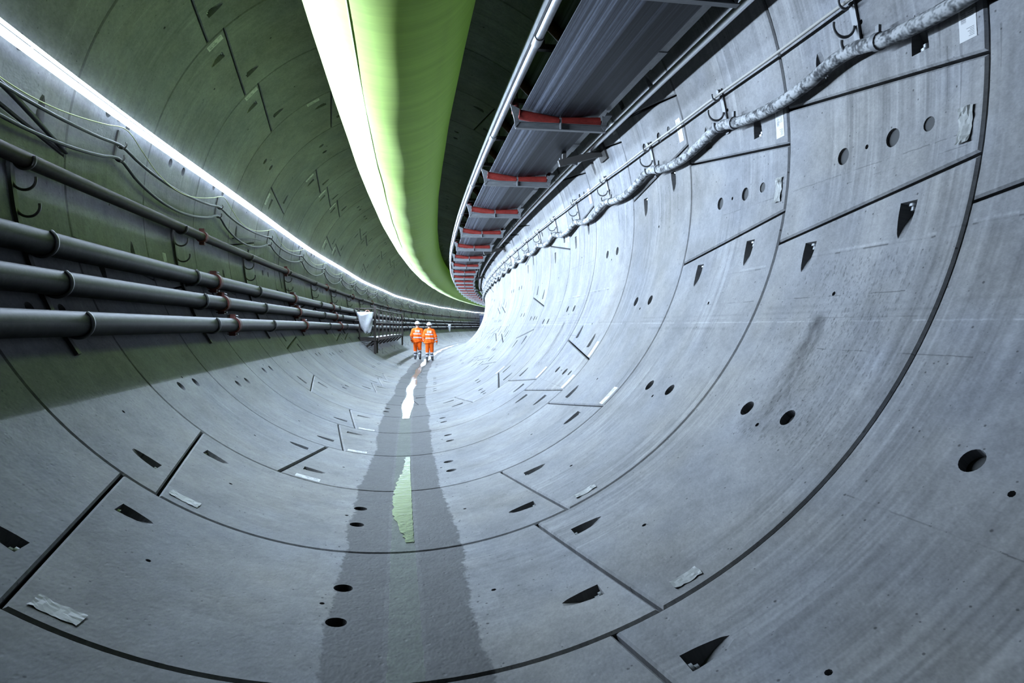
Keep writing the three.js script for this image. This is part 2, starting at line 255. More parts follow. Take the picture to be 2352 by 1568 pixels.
function orientBlock(g) { const p = g.attributes.position; let vol = 0; const a = V(0, 0, 0), b = V(0, 0, 0), c = V(0, 0, 0); for (let i = 0; i < p.count; i += 3) { a.fromBufferAttribute(p, i); b.fromBufferAttribute(p, i + 1); c.fromBufferAttribute(p, i + 2); vol += a.dot(b.clone().cross(c)); } return vol < 0 ? flip(g) : g; }
// local ring coordinates -> the place, turned by the key angle
function bake(geo, key, k, mid) {
  const p = geo.attributes.position, n = geo.attributes.normal, N = p.count, P0 = new Float32Array(N * 3), N0 = new Float32Array(N * 3), U = new Float32Array(N * 2), ca = Math.cos(key * RAD), sa = Math.sin(key * RAD), s0 = sK(k), pm = (s0 + W / 2) / RC, org = T(s0 + W / 2, 0, 0);
  const cp = Math.cos(pm), sp = Math.sin(pm);
  for (let i = 0; i < N; i++) {
    const o = (i % 3 === 1 ? i + 1 : i % 3 === 2 ? i - 1 : i);      // the forward axis mirrors: swap the winding
    const x = p.getX(i), y = p.getY(i), v = p.getZ(i), X = x * ca - y * sa, Y = x * sa + y * ca, q = T(s0 + v, X, Y + R);
    P0.set([q.x - org.x, q.y, q.z - org.z], o * 3);
    const nx = n.getX(i), ny = n.getY(i), nz = n.getZ(i), A = nx * ca - ny * sa, B = nx * sa + ny * ca; N0.set([A * cp + nz * sp, B, A * sp - nz * cp], o * 3);
    let th = Math.atan2(x, -y) / RAD; while (th < mid - 180) th += 360; while (th > mid + 180) th -= 360;
    U.set([(th + key) / 90, (s0 + v) / (4 * W)], o * 2);
  }
  const g = new THREE.BufferGeometry(); g.setAttribute('position', new THREE.BufferAttribute(P0, 3)); g.setAttribute('normal', new THREE.BufferAttribute(N0, 3)); g.setAttribute('uv', new THREE.BufferAttribute(U, 2)); return [g, org];
}
const lining = new THREE.Group(); lining.name = 'wall_tunnel'; lining.userData.kind = 'structure'; lining.userData.label = 'grey precast concrete segment lining of the curved tunnel'; scene.add(lining);
const KEYS = { '-3': [48], '-2': [105], '-1': [86], 0: [86], 1: [86], 2: [105, 'M'], 3: [48], 4: [105], 5: [28.8], 6: [66.5], 7: [104.6], 8: [48], 9: [48], 10: [66.5], 11: [66.5] };
const spare = [86, 28.8, 105, 48, 86, 66.5, 105, 28.8, 48, 105];
const segAt = {};
const K_NEAR = 20, K_LAST = 58;
const wrap180 = (t) => ((t + 180) % 360 + 360) % 360 - 180;
for (let k = -3; k <= K_LAST; k++) {
  const [key, type = 'N'] = KEYS[k] ?? [spare[((k % 10) + 10) % 10]];
  const far = []; let org;
  ringKit[type].forEach((q, i) => {
    const lo = q.jA[0] + key, hi = q.jB[0] + key, mid = wrap180((lo + hi) / 2), half = (hi - lo) / 2;
    const bottom = Math.abs(mid) < half + 6, mat = (bottom ? M.floor : mid > 15 && mid < 135 ? M.wall : M.plain)[Math.floor(sr(k * 7 + i * 3 + 50) * 5)];
    const seen = k <= K_NEAR;
    const [g, o] = bake(seen ? q.cut : q.plain, key, k, q.mid); org = o;
    if (!seen) { far.push([g, bottom]); return; }
    const m = part('lining_segment', g, mat, lining); m.position.copy(o);
    segAt[`${k}:${i}`] = m;
    if (k >= -1 && k <= 4) for (const [th, v, r, d] of q.plugs) { const s = sK(k) + v, g2 = rod(P(s, th + key, R + d), P(s, th + key, R + d + 0.02), r, 20); g2.translate(-o.x, -o.y, -o.z); part('grout_plug', g2, M.plug, m, 'dark plug in the round socket'); }
    if (k >= -1 && k <= 5) for (const [th, v, side] of q.bolts) {       // bolt heads in the pockets
      const t2 = (th + side * 0.55 + key), s = sK(k) + v, b = P(s, t2, R + 0.045), d = P(s, t2 - side * 3, R + 0.045).sub(b).normalize();
      const bg = merge([rod(b.clone().addScaledVector(d, 0.016), b.clone().addScaledVector(d, 0.032), 0.031, 14), rod(b.clone().addScaledVector(d, -0.008), b.clone().addScaledVector(d, 0.02), 0.018, 6)]); bg.translate(-o.x, -o.y, -o.z);
      part('bolt', bg, M.steel, m, 'steel bolt head in the pocket');
    }
  });
  if (far.length) for (const f of [true, false]) { const l = far.filter((x) => x[1] === f).map((x) => x[0]); if (l.length) { const m = part('lining_ring', merge(l), (f ? M.floor : M.plain)[Math.floor(sr(k * 3 + 9) * 5)], lining); m.position.copy(org); } }
}
{ // sealant behind the joints, and the tunnel goes on behind the camera
  const g = sweep(circle(0, R, R + 0.16, 96), sK(-3), sK(K_LAST + 1), 1.8, true, false); part('joint_sealant', g, M.joint, lining);
}

// paper labels and torn tape stuck to the segments
function patchGeo(s, th, ws, wt, curl = 0, sd = 1, nx = 6, ny = 10) {      // a sheet following the wall; ws along the tunnel, wt round the ring
  const pos = [], idx = [], uv = [];
  for (let j = 0; j <= ny; j++) for (let i = 0; i <= nx; i++) {
    const x = i / nx - 0.5, y = j / ny - 0.5; const lift = curl ? curl * (0.25 + 0.75 * sr(sd * 97 + j * 13 + i * 5)) * (0.2 + 1.6 * Math.abs(y)) : 0; const jag = curl ? (sr(sd + j * 7 + i * 3) - 0.5) * 0.012 : 0;
    const p = P(s + x * ws + jag, th + (y * wt + jag * 0.6) / R / RAD, R - 0.0025 - lift); pos.push(p.x, p.y, p.z); uv.push(i / nx, j / ny);
  }
  for (let j = 0; j < ny; j++) for (let i = 0; i < nx; i++) { const a = j * (nx + 1) + i; idx.push(a, a + 1, a + nx + 1, a + 1, a + nx + 2, a + nx + 1); }
  const g = new THREE.BufferGeometry(); g.setAttribute('position', new THREE.Float32BufferAttribute(pos, 3)); g.setAttribute('uv', new THREE.Float32BufferAttribute(uv, 2)); g.setIndex(idx); const h = curl ? g.toNonIndexed() : g; h.computeVertexNormals(); return h;
}
const labelTex = (() => {
  const c = document.createElement('canvas'); c.width = 128; c.height = 256; const x = c.getContext('2d'); x.fillStyle = '#e9e9e6'; x.fillRect(0, 0, 128, 256); x.fillStyle = '#55585c';
  for (let i = 0; i < 11; i++) x.fillRect(16, 18 + i * 11, 20 + sr(i * 3) * 50, 3); for (let i = 0; i < 26; i++) x.fillRect(74, 30 + i * 5, 38, 1 + Math.floor(sr(i * 5) * 4)); for (let i = 0; i < 6; i++) x.fillRect(16, 190 + i * 9, 30 + sr(i * 7) * 30, 3);
  const t = new THREE.CanvasTexture(c); t.colorSpace = THREE.SRGBColorSpace; return t;
})();
const labelMat = std({ map: labelTex, color: lin(0.27, 0.27, 0.27), roughness: 0.7, side: THREE.DoubleSide });
const tapeMat = matte({ color: lin(0.125, 0.128, 0.12), roughness: 0.55, side: THREE.DoubleSide });
function stick(name, k, th, ws, wt, curl, mat, sd) {
  const K = Math.floor(k), [key, type = 'N'] = KEYS[K] ?? [spare[((K % 10) + 10) % 10]];
  const q = ringKit[type].findIndex((e) => { const v = (k - K) * W, lo = jth(e.jA, v) + key, hi = jth(e.jB, v) + key; const d = ((th - lo) % 360 + 360) % 360; return d < hi - lo; });
  const m = segAt[`${K}:${Math.max(0, q)}`]; if (!m) return; const g = patchGeo(sK(k), th, ws, wt, curl, sd); g.translate(-m.position.x, -m.position.y, -m.position.z); part(name, g, mat, m, name === 'paper_label' ? 'white printed paper label' : 'torn piece of clear tape');
}
for (const [k, th] of [[0.065, 95.4], [1.065, 94.9], [2.065, 103.6], [4.065, 103.4], [3.06, -132.4], [4.05, -132.7], [2.055, -17.8], [7.06, -132], [8.06, -132], [9.06, -132], [6.06, -113], [10.06, -113], [11.06, -113], [5.06, -148], [5.06, 96], [3.06, 115], [3.055, -11], [4.055, -11], [6.05, 40], [2.06, 45.5], [3.06, 45.5], [4.06, 45.5], [3.06, 56], [3.3, -79]]) stick('paper_label', k, th, 0.11, 0.24, 0, labelMat, k);
for (const [k, th, ws, wt, c, sd] of [[0.065, 84.4, 0.09, 0.2, 0.018, 3], [1.065, 84.6, 0.09, 0.2, 0.02, 5], [0.075, -29.7, 0.1, 0.22, 0.006, 7], [1.085, -30.3, 0.1, 0.22, 0.006, 9], [0.07, 27.9, 0.09, 0.16, 0.008, 11], [1.08, 27.7, 0.09, 0.18, 0.01, 13], [0.06, 96.9, 0.1, 0.1, 0.006, 15]]) stick('torn_tape', k, th, ws, wt, c, tapeMat, sd);

// water lying in the drain strip
{ const rip = new Float32Array(512 * 512).fill(0.5); addNoise(rip, 512, 10, 40, 0.25, 801); addNoise(rip, 512, 30, 130, 0.2, 802); const tr = toTexture(512, (i, c) => { c[0] = c[1] = c[2] = rip[i]; }, false);
  const wm = new THREE.MeshPhysicalMaterial({ color: lin(0.05, 0.054, 0.046), roughness: 0.09, ior: 1.33, specularIntensity: 0.6, bumpMap: tr, bumpScale: 0.007 });
  const calm = new THREE.MeshPhysicalMaterial({ color: lin(0.05, 0.056, 0.044), roughness: 0.16, ior: 1.33, specularIntensity: 0.5, bumpMap: tr, bumpScale: 0.0012 });
  function pool(name, s0, s1, left, right, label) {
    const pos = [], idx = [], uv = []; let n = 0;
    for (let s = s0; s < s1; s += s < 14 ? 0.05 : 0.15) {
      const l = left(s), r = Math.max(l + 0.006, right(s));
      for (const u of [l, lerp(l, r, 0.33), lerp(l, r, 0.67), r]) { const p = P(s, u / R / RAD, R - 0.005); pos.push(p.x, p.y, p.z); uv.push(u * 1.2, s * 0.5); }
      if (n) for (let j = 0; j < 3; j++) { const a = (n - 1) * 4 + j; idx.push(a, a + 1, a + 4, a + 1, a + 5, a + 4); } n++;
    }
    const g = new THREE.BufferGeometry(); g.setAttribute('position', new THREE.Float32BufferAttribute(pos, 3)); g.setAttribute('uv', new THREE.Float32BufferAttribute(uv, 2)); g.setIndex(idx); g.computeVertexNormals();
    return solo(name, g, name === 'water_puddle' ? calm : wm, label, 'water');
  }
  const jag = (s, a, k) => k * (sr(Math.round(s * 20) + a) - 0.5);
  pool('water_puddle', 5.0, 8.3, (s) => lerp(-0.084, 0.02, smooth(6.5, 8.0, s)) + jag(s, 3, 0.03) + 0.1 * (1 - smooth(5.0, 5.8, s)), (s) => 0.082 + jag(s, 900, 0.008), 'shallow puddle in the floor channel between two ring joints').userData.kind = 'stuff';
  pool('water_stream', 11.75, 62, (s) => -0.09 + jag(s, 5, 0.02) + 0.03 * Math.sin(s * 1.7), (s) => 0.09 + jag(s, 700, 0.02) + 0.03 * Math.sin(s * 1.3 + 2), 'bright stream of water in the floor channel leading up to the walkers').userData.kind = 'stuff';
}

// ------------------------------------------------------------------ LED strip along the left wall
const drift = (k) => clamp((k - 8) * 0.2, 0, 3);           // the services creep down a little round the bend
const ledTh = (k) => -105.0 + drift(k) + 0.35 * Math.sin(k * 0.9);
{ const o = thing('led_light_strip', 'glowing white LED light strip running along the upper left wall', 'light strip'); const pts = [];
  for (let k = LED_FROM; k <= LED_TO; k += 0.5) pts.push(P(sK(k), ledTh(k), 2.915));
  part('tube', tube(pts, 0.031, pts.length * 2, 10), std({ color: lin(0.9, 0.92, 0.95), emissive: LED_COLOR, emissiveIntensity: LED_GLOW, roughness: 0.4 }), o);
  const tray = (t0, t1, r0, r1) => sweep([[t0, r0], [t0, r1], [t1, r1], [t1, r0]], sK(LED_FROM), sK(LED_TO), 0.45, false, true, (q, s) => pol(ledTh((s - S0) / W) + q[0] / q[1] / RAD, q[1]));
  const trayMat = std({ color: lin(0.3, 0.3, 0.3), roughness: 0.5 });
  part('hood', tray(-0.046, -0.041, 2.84, 2.912), trayMat, o, 'upper flange of the lamp tray');
  for (let k = Math.ceil(LED_FROM - 0.5) + 0.5; k < 30; k += 1) part('clip', merge([bar(P(sK(k), ledTh(k), 2.93), P(sK(k), ledTh(k), 2.999), 0.03, 0.02), bar(P(sK(k), ledTh(k) - 0.86, 2.905), P(sK(k), ledTh(k) - 0.3, 2.96), 0.03, 0.012)]), M.steel, o);
  for (let k = LED_FROM; k < LED_TO; k += 1) {
    const L = new THREE.RectAreaLight(LED_COLOR, LED_NITS, W, 0.055), c = P(sK(k + 0.5), ledTh(k + 0.5), 2.881), t = (ledTh(k + 0.5) - LED_TILT) * RAD, aim = T(sK(k + 0.5), 2.881 * Math.sin(ledTh(k + 0.5) * RAD) - Math.sin(t), R - 2.881 * Math.cos(ledTh(k + 0.5) * RAD) + Math.cos(t));
    L.name = 'led_light'; L.position.copy(c); L.lookAt(aim); L.castShadow = true; o.add(L);
  }
}

// ------------------------------------------------------------------ ventilation duct under the crown
{ const o = thing('ventilation_duct', 'big lime green fabric ventilation duct hanging under the tunnel crown', 'duct');
  const ca = -0.115, cy = 4.92, rr = 0.835, n = 72, prof = circle(ca, cy, rr, n);
  const wob = (q, s, j) => { const t = j / n * Math.PI * 2, f = 1 + 0.006 * Math.sin(t * 3 + s * 0.35) + 0.004 * Math.sin(t * 5 - s * 0.9) + 0.0025 * Math.sin(t * 9 + s * 2.1); return [ca + (q[0] - ca) * f, cy + (q[1] - cy) * f - 0.004 * Math.sin(s * 1.05)]; };
  const cloth = new THREE.MeshPhysicalMaterial({ color: lin(0.3, 0.43, 0.085), roughness: 0.7, specularIntensity: 0.2, transmission: 0.36, thickness: 0, side: THREE.DoubleSide, map: grime(371, 0.9, 1, 5, 9) });
  part('fabric_tube', sweep(prof, -2, 92, 0.45, true, false, wob), cloth, o);
  const sm = std({ color: lin(0.15, 0.23, 0.06), roughness: 0.7 });
  const seam = (deg, s0, s1, w) => sweep([[-w, 0.001], [w, 0.001], [w, 0.006], [-w, 0.006]], s0, s1, 0.45, false, true, (q, s) => { const t = deg * RAD, r = rr * 1.004 + q[1], tt = t + q[0] / rr; return [ca + r * Math.sin(tt), cy - r * Math.cos(tt) - 0.004 * Math.sin(s * 1.05)]; });
  part('seam', seam(-21, -2, 60, 0.006), sm, o, 'sewn seam along the duct');
  const jr = (s) => sweep(circle(ca, cy, rr * 1.008, 64), s, s + 0.03, 0.03, true, false);
  for (let s = 18.5; s < 80; s += 20) part('joint_band', jr(s), sm, o, 'band joining two duct lengths');
  rebase(o);
}

// ------------------------------------------------------------------ conveyor under the right haunch
const cv = (a, b) => [-0.055 + (a + 0.055) * 0.94, R - 1.3746 + (b + 1.3746) * 0.94];
const cvT = (s, a, b) => { const q = cv(a, b); return T(s, q[0], q[1]); };
{ const o = thing('belt_conveyor', 'galvanised belt conveyor with red rollers hung along the upper right side', 'conveyor');
  const CS = -1, CE = 78, cp = (l) => l.map((q) => cv(q[0], q[1]));
  const beltTex = (() => { const N = 512, a = new Float32Array(N * N).fill(0.5); addNoise(a, N, 20, 2, 0.3, 41); addNoise(a, N, 64, 3, 0.35, 42); addNoise(a, N, 200, 5, 0.25, 43); addNoise(a, N, 256, 256, 0.1, 44); return toTexture(N, (i, c) => { const v = clamp(a[i], 0, 1) ** 1.6; c[0] = lerp(0.07, 0.27, v); c[1] = lerp(0.075, 0.285, v); c[2] = lerp(0.09, 0.32, v); }, true); })();
  const beltMat = matte({ map: beltTex, roughness: 0.5, color: lin(1, 1, 1) });
  function belt(pts, th, name, label) {                      // open profile with thickness, uv across the belt
    const up = pts.map((q) => [q[0], q[1] + th]).reverse(), prof = cp([...pts, ...up]), g = sweep(prof, CS, CE, 0.8, false, true);
    const p = g.attributes.position, uv = g.attributes.uv; for (let i = 0; i < p.count; i++) { const x = p.getX(i), z = p.getZ(i), rad = Math.hypot(RC - x, z); uv.setXY(i, (RC - rad) * 0.9, Math.atan2(-z, RC - x) * RC * 0.08); }
    return part(name, g, beltMat, o, label);
  }
  belt([[1.45, 1.262], [1.6, 1.228], [1.75, 1.195], [1.905, 1.172], [2.06, 1.178], [2.22, 1.196], [2.415, 1.222]], 0.014, 'return_belt', 'streaked dark rubber belt, lower strand');
  belt([[1.42, 1.78], [1.62, 1.6], [1.9, 1.56], [2.1, 1.6], [2.2, 1.69]], 0.014, 'carrying_belt', 'dark rubber belt, upper strand');
  // side rails: tube with a flange on the left, channel on the right, and a round tie bar at the lower right
  const rails = [[merge([sweep(cp(circle(1.28, 1.33, 0.04, 14)), CS, CE, 0.9, true), sweep(cp(rect(1.215, 1.325, 1.235, 1.43)), CS, CE, 0.9)]), 'side_rail'], [merge([sweep(cp(rect(2.42, 1.262, 2.53, 1.274)), CS, CE, 0.9), sweep(cp(rect(2.42, 1.262, 2.432, 1.37)), CS, CE, 0.9), sweep(cp(rect(2.42, 1.358, 2.5, 1.37)), CS, CE, 0.9)]), 'side_rail']];
  for (const [g, n] of rails) part(n, g, M.steel, o);
  { const k = 1.06; part('tie_bar', sweep(circle(-0.055 + 2.53 * k, R - 1.3746 + 2.3596 * k, 0.036, 14), CS, CE, 0.9, true), M.shiny, o, 'bright round bar beside the wall'); }
  const s0 = 7.44, ds = 3.08;
  for (let i = -2; i < 22; i++) {
    const s = s0 + ds * i; if (s < CS || s > CE) continue;
    const q = (a, b, d = 0) => cvT(s + d, a, b), up = V(0, 1, 0);
    const f = part('idler_frame', merge([bar(q(1.35, 1.045), q(2.46, 1.045), 0.008, 0.075), bar(q(1.35, 0.994, -0.03), q(2.46, 0.994, -0.03), 0.06, 0.008), bar(q(1.35, 1.078, -0.012), q(2.46, 1.078, -0.012), 0.03, 0.006), bar(q(1.9, 1.0, -0.03), q(1.9, 1.08, -0.03), 0.012, 0.05)]), M.steel, o);
    const plate = (pts) => { const sh = new THREE.Shape(pts.map((e) => { const c = cv(e[0], e[1]); return new THREE.Vector2(c[0], c[1]); })); const g = new THREE.ExtrudeGeometry(sh, { depth: 0.012, bevelEnabled: false }); g.applyMatrix4(frame(s)); return g; };
    part('end_bracket', plate([[1.345, 1.0], [1.40, 1.075], [1.385, 1.13], [1.40, 1.235], [1.365, 1.25], [1.285, 1.285], [1.335, 1.11]]), M.steel, f);
    part('end_bracket', plate([[2.465, 1.0], [2.41, 1.075], [2.43, 1.12], [2.425, 1.2], [2.46, 1.19], [2.49, 1.245], [2.545, 1.235], [2.55, 1.2], [2.49, 1.12]]), M.steel, f);
    part('middle_bracket', bar(q(1.91, 1.06, 0.02), q(1.91, 1.155, 0.02), 0.03, 0.018), M.steel, f);
    part('roller', merge([rod(q(1.405, 1.19, 0.06), q(1.895, 1.118, 0.06), 0.056, 18), rod(q(1.385, 1.193, 0.06), q(1.905, 1.116, 0.06), 0.014, 8)]), M.red, f, 'red return roller');
    part('roller', merge([rod(q(1.925, 1.118, 0.06), q(2.415, 1.142, 0.06), 0.056, 18), rod(q(1.91, 1.117, 0.06), q(2.435, 1.143, 0.06), 0.014, 8)]), M.red, f, 'red return roller');
    part('guide_roller', rod(q(i % 2 ? 2.47 : 1.36, 1.2, 0.09), q(i % 2 ? 2.46 : 1.37, 1.33, 0.09), 0.04, 14), M.redRust, f, 'small red guide roller');
    // rail splices half way between
    const t = s + ds * 0.45; part('splice', sweep(cp(circle(1.28, 1.33, 0.051, 14)), t, t + 0.16, 0.16, true), M.steel, o); part('splice', sweep(cp(rect(2.415, 1.254, 2.535, 1.263)), t, t + 0.4, 0.4), M.steel, o);
    // carrying idlers above
    for (const d of [0.3, 1.85]) {
      const z = (a, b) => cvT(s + d, a, b); const c = part('carrying_idler', merge([bar(z(1.24, 1.43), z(2.5, 1.43), 0.06, 0.05), bar(z(1.42, 1.43), z(1.42, 1.72), 0.03, 0.02, V(1, 0, 0)), bar(z(2.2, 1.43), z(2.2, 1.64), 0.03, 0.02, V(1, 0, 0))]), M.darkSteel, o);
      part('roller', rod(z(1.64, 1.51), z(2.08, 1.54), 0.05, 12), M.redRust, c); part('roller', rod(z(1.43, 1.71), z(1.62, 1.53), 0.05, 12), M.redRust, c);
    }
  }
  rebase(o);
}
// wall brackets that carry the conveyor
for (const [s, i] of [[9.15, 0], [20.8, 1], [33, 2], [45, 3]]) {
  const o = thing('conveyor_bracket', ['dark steel arm bracket holding the conveyor beside the first cable hooks', 'dark steel arm bracket holding the conveyor, second along the right wall', 'dark steel arm bracket holding the conveyor, third along the right wall', 'dark steel arm bracket holding the conveyor, last along the right wall'][i], 'bracket');
  const p = P(s, 111.2, 2.99), q = cvT(s, 2.3, 1.05); part('arm', merge([bar(q, p, 0.07, 0.09), bar(cvT(s, 2.38, 1.02), cvT(s, 2.38, 1.3), 0.07, 0.05, V(1, 0, 0))]), M.darkSteel, o);
  part('wall_plate', bar(P(s - 0.02, 109, 2.985), P(s - 0.02, 114, 2.985), 0.3, 0.03, P(s, 111, 2).sub(P(s, 111, 3))), M.darkSteel, o); part('bolt', rod(P(s, 113.2, 2.94), P(s, 113.2, 2.99), 0.02, 8), M.steel, o);
  part('jack', rod(cvT(s + 0.05, 2.32, 1.12), cvT(s + 0.05, 2.6, 1.08), 0.03, 10), M.steel, o); rebase(o);
}

// ------------------------------------------------------------------ right wall: hook brackets, steel rope, muddy hose
const inward = (s, th) => P(s, th, 2).sub(P(s, th, 3)).normalize();
// J hook from the wall: half loop opening upwards; e0 its centre, r its radius
function jHook(s, th, rho, r, wire, from = 178, to = 372, n = 14) {
  const c = P(s, th, rho), x = T(s, 1, 0).sub(T(s, 0, 0)).multiplyScalar(th > 0 ? -1 : 1), pts = []; for (let i = 0; i <= n; i++) { const t = lerp(from, to, i / n) * RAD; pts.push(c.clone().addScaledVector(x, r * Math.cos(t)).add(V(0, r * Math.sin(t), 0))); }
  return tube(pts, wire, n * 2, 6);
}
const curvedBar = (s, t0, t1, rho, w, d) => { const l = []; const n = Math.max(1, Math.ceil(Math.abs(t1 - t0) / 4)); for (let i = 0; i < n; i++) { const a = lerp(t0, t1, i / n), b = lerp(t0, t1, (i + 1) / n); l.push(bar(P(s, a, rho), P(s, b, rho), w, d, inward(s, a))); } return merge(l); };
const RK = []; for (let k = -0.48; k < 30; k += 1) RK.push(k);
RK.forEach((k) => {
  const s = sK(k), o = thing('hook_bracket', 'grey steel hook bracket on the right wall carrying rope and hose', 'hook', 'hook brackets along the right wall');
  part('back_bar', curvedBar(s, 105.4, 97.6, 2.99, 0.05, 0.014), M.hook, o);
  part('bolt_head', rod(P(s, 105.0, 2.955), P(s, 105.0, 2.99), 0.022, 8), M.hook, o);
  if (k < 16) { part('rope_hook', jHook(s, 104.5, 2.94, 0.045, 0.009), M.hook, o); part('empty_hook', jHook(s, 101.6, 2.90, 0.075, 0.01), M.hook, o, 'empty curved hook'); }
  part('hose_hook', jHook(s, 99.3, 2.925, 0.062, 0.012), M.hook, o); rebase(o);
});
{ const pts = []; for (let k = -1.5; k < 34; k += 0.5) { const on = Math.abs((k + 1.52) % 1) < 0.1 || Math.abs((k + 1.52) % 1) > 0.9; pts.push(P(sK(k + 0.02), 104.35 - (on ? 0 : 0.12), 2.935)); }
  const m = solo('steel_rope', tube(pts, 0.0125, pts.length * 3, 7), matte({ color: lin(0.16, 0.155, 0.14), roughness: 0.7 }), 'thin taut rope running through the hooks of the right wall', 'rope'); rebase(m);
  const hp = []; const top = { 0: 98.9, 1: 99.7, 2: 99.7, 3: 98.8, 4: 98.6 };
  for (let k = -2; k < 33; k += 0.125) { const b = Math.round(k - 0.55), f = k - 0.55 - b, t0 = top[b] ?? 99.4, b1 = Math.floor(k - 0.55), fr = k - 0.55 - b1, ta = top[b1] ?? 99.4, tb = top[b1 + 1] ?? 99.4; const base = lerp(ta, tb, fr), sag = (1.9 + 0.9 * sr(b1 + 40)) * 4 * fr * (1 - fr), kink = 0.25 * Math.sin(k * 9 + b1); hp.push(P(sK(k), base - sag - 0.1 * kink - 0.25, 2.922 - 0.01 * sr(b1))); }
  const hm = new Float32Array(512 * 512).fill(0.55); addNoise(hm, 512, 40, 4, 0.3, 61); addNoise(hm, 512, 110, 9, 0.35, 62); addNoise(hm, 512, 250, 24, 0.3, 63);
  const ht = toTexture(512, (i, c) => { const v = clamp(hm[i] * 1.5 - 0.2, 0, 1); c[0] = lerp(0.14, 0.46, v); c[1] = lerp(0.145, 0.465, v); c[2] = lerp(0.15, 0.465, v); }, true); ht.repeat.set(22, 1);
  const h = thing('hose', 'thick mud-caked grey hose sagging between the hooks of the right wall', 'hose'); part('hose_body', tube(hp, 0.047, hp.length * 2, 12), matte({ map: ht, roughness: 0.8, bumpMap: ht, bumpScale: 0.004 }), h);
  for (let k = 0; k < 12; k++) { const i = Math.round((k + 0.42 + 2) / 0.125), d = hp[i + 1].clone().sub(hp[i]).normalize(); part('clamp', merge([rod(hp[i].clone().addScaledVector(d, -0.02), hp[i].clone().addScaledVector(d, 0.02), 0.056, 14), bar(hp[i].clone().add(V(0, 0.05, 0)), hp[i].clone().add(V(0, 0.1, 0)), 0.03, 0.02, V(1, 0, 0))]), M.hook, h); }
  rebase(h);
}

// ------------------------------------------------------------------ left wall: pipes on brackets
const PIPES = [[-75.3, 'topmost'], [-68.7, 'middle'], [-61.6, 'lowest']], PR = 0.099, PRHO = 2.85, TOPTH = -88.3, TOPR = 0.062, TOPRHO = 2.872;
const pipeProf = (th, rho, r, n) => circle(0, 0, r, n);
const along = (th, rho) => (q, s) => { const c = pol(th + drift((s - S0) / W), rho); return [c[0] + q[0], c[1] + q[1]]; };
const PL = 6.02, P0 = sK(4.06) - 2 * PL;
PIPES.forEach(([th, row], ri) => {
  for (let i = 0; i < 17; i++) {
    const s = P0 + PL * i + [0, 0.02, 0.04][ri], o = solo('steel_pipe', sweep(pipeProf(th, PRHO, PR, 28), s + 0.01, s + PL - 0.01, 0.75, true, true, along(th, PRHO)), M.pipe, `long grey steel pipe length in the ${row} of the three big pipe rows`, 'pipe', `pipe lengths in the ${row} row`); rebase(o);
    const c = thing('pipe_coupling', `dull red clamp coupling on the ${row} of the three big pipe rows`, 'coupling', `couplings on the ${row} pipe row`), al = along(th, PRHO);
    part('ring', sweep(circle(0, 0, PR + 0.026, 24), s - 0.055, s + 0.055, 0.11, true, true, al), i < 5 ? M.redRust : M.rustSteel, c);
    for (const d of [-1, 1]) { const z = al([0, 0], s), ex = T(s, 1, 0).sub(T(s, 0, 0)), p = T(s, z[0], z[1]).add(V(0, d * (PR + 0.035), 0)); part('lug', bar(p.clone().addScaledVector(ex, -0.045), p.clone().addScaledVector(ex, 0.045), 0.07, 0.05), M.redRust, c); part('bolt', rod(p.clone().addScaledVector(ex, -0.075), p.clone().addScaledVector(ex, 0.075), 0.012, 6), M.steel, c); }
    rebase(c);
  }
});
for (let i = 0; i < 17; i++) {
  const s = P0 - 0.13 + PL * i, al = along(TOPTH, TOPRHO), o = solo('small_pipe', sweep(circle(0, 0, TOPR, 20), s + 0.01, s + PL - 0.01, 0.75, true, true, al), M.rustPipe, 'narrow rust-brown pipe length above the three big pipes', 'pipe', 'narrow rusty pipe lengths'); rebase(o);
  const c = thing('small_coupling', 'dark red clamp coupling on the narrow rusty pipe', 'coupling', 'couplings on the narrow rusty pipe'); part('ring', sweep(circle(0, 0, TOPR + 0.022, 20), s - 0.045, s + 0.045, 0.09, true, true, al), M.redRust, c);
  for (const d of [-1, 1]) { const z = al([0, 0], s), ex = T(s, 1, 0).sub(T(s, 0, 0)), p = T(s, z[0], z[1]).add(V(0, d * (TOPR + 0.03), 0)); part('lug', bar(p.clone().addScaledVector(ex, -0.035), p.clone().addScaledVector(ex, 0.035), 0.06, 0.05), M.redRust, c); } rebase(c);
}
for (let i = 0; i < 17; i++) {
  const k = -0.5 + 2 * i, s = sK(k), d = drift(k), o = thing('pipe_bracket', 'dark steel upright with curved hooks holding the pipes on the left wall', 'bracket', 'pipe brackets along the left wall');
  part('upright', curvedBar(s, -89 + d, -57.5 + d, 2.975, 0.055, 0.03), M.darkSteel, o);
  part('pipe_seat', merge([jHook(s, TOPTH + d, TOPRHO, TOPR + 0.012, 0.014, 150, 380), bar(P(s, TOPTH + d - 0.5, 2.93), P(s, TOPTH + d - 0.5, 2.98), 0.05, 0.03)]), M.darkSteel, o);
  if (k < 22) for (const t of [-85.3, -81.2]) part('empty_hook', jHook(s, t + d, 2.885, 0.085, 0.011), M.darkSteel, o, 'empty curved hook');
  for (const [th] of PIPES) part('pipe_hook', jHook(s, th + d, PRHO, PR + 0.012, 0.015, 170, 415), M.black, o, 'dark hook round the pipe');
  rebase(o);
}
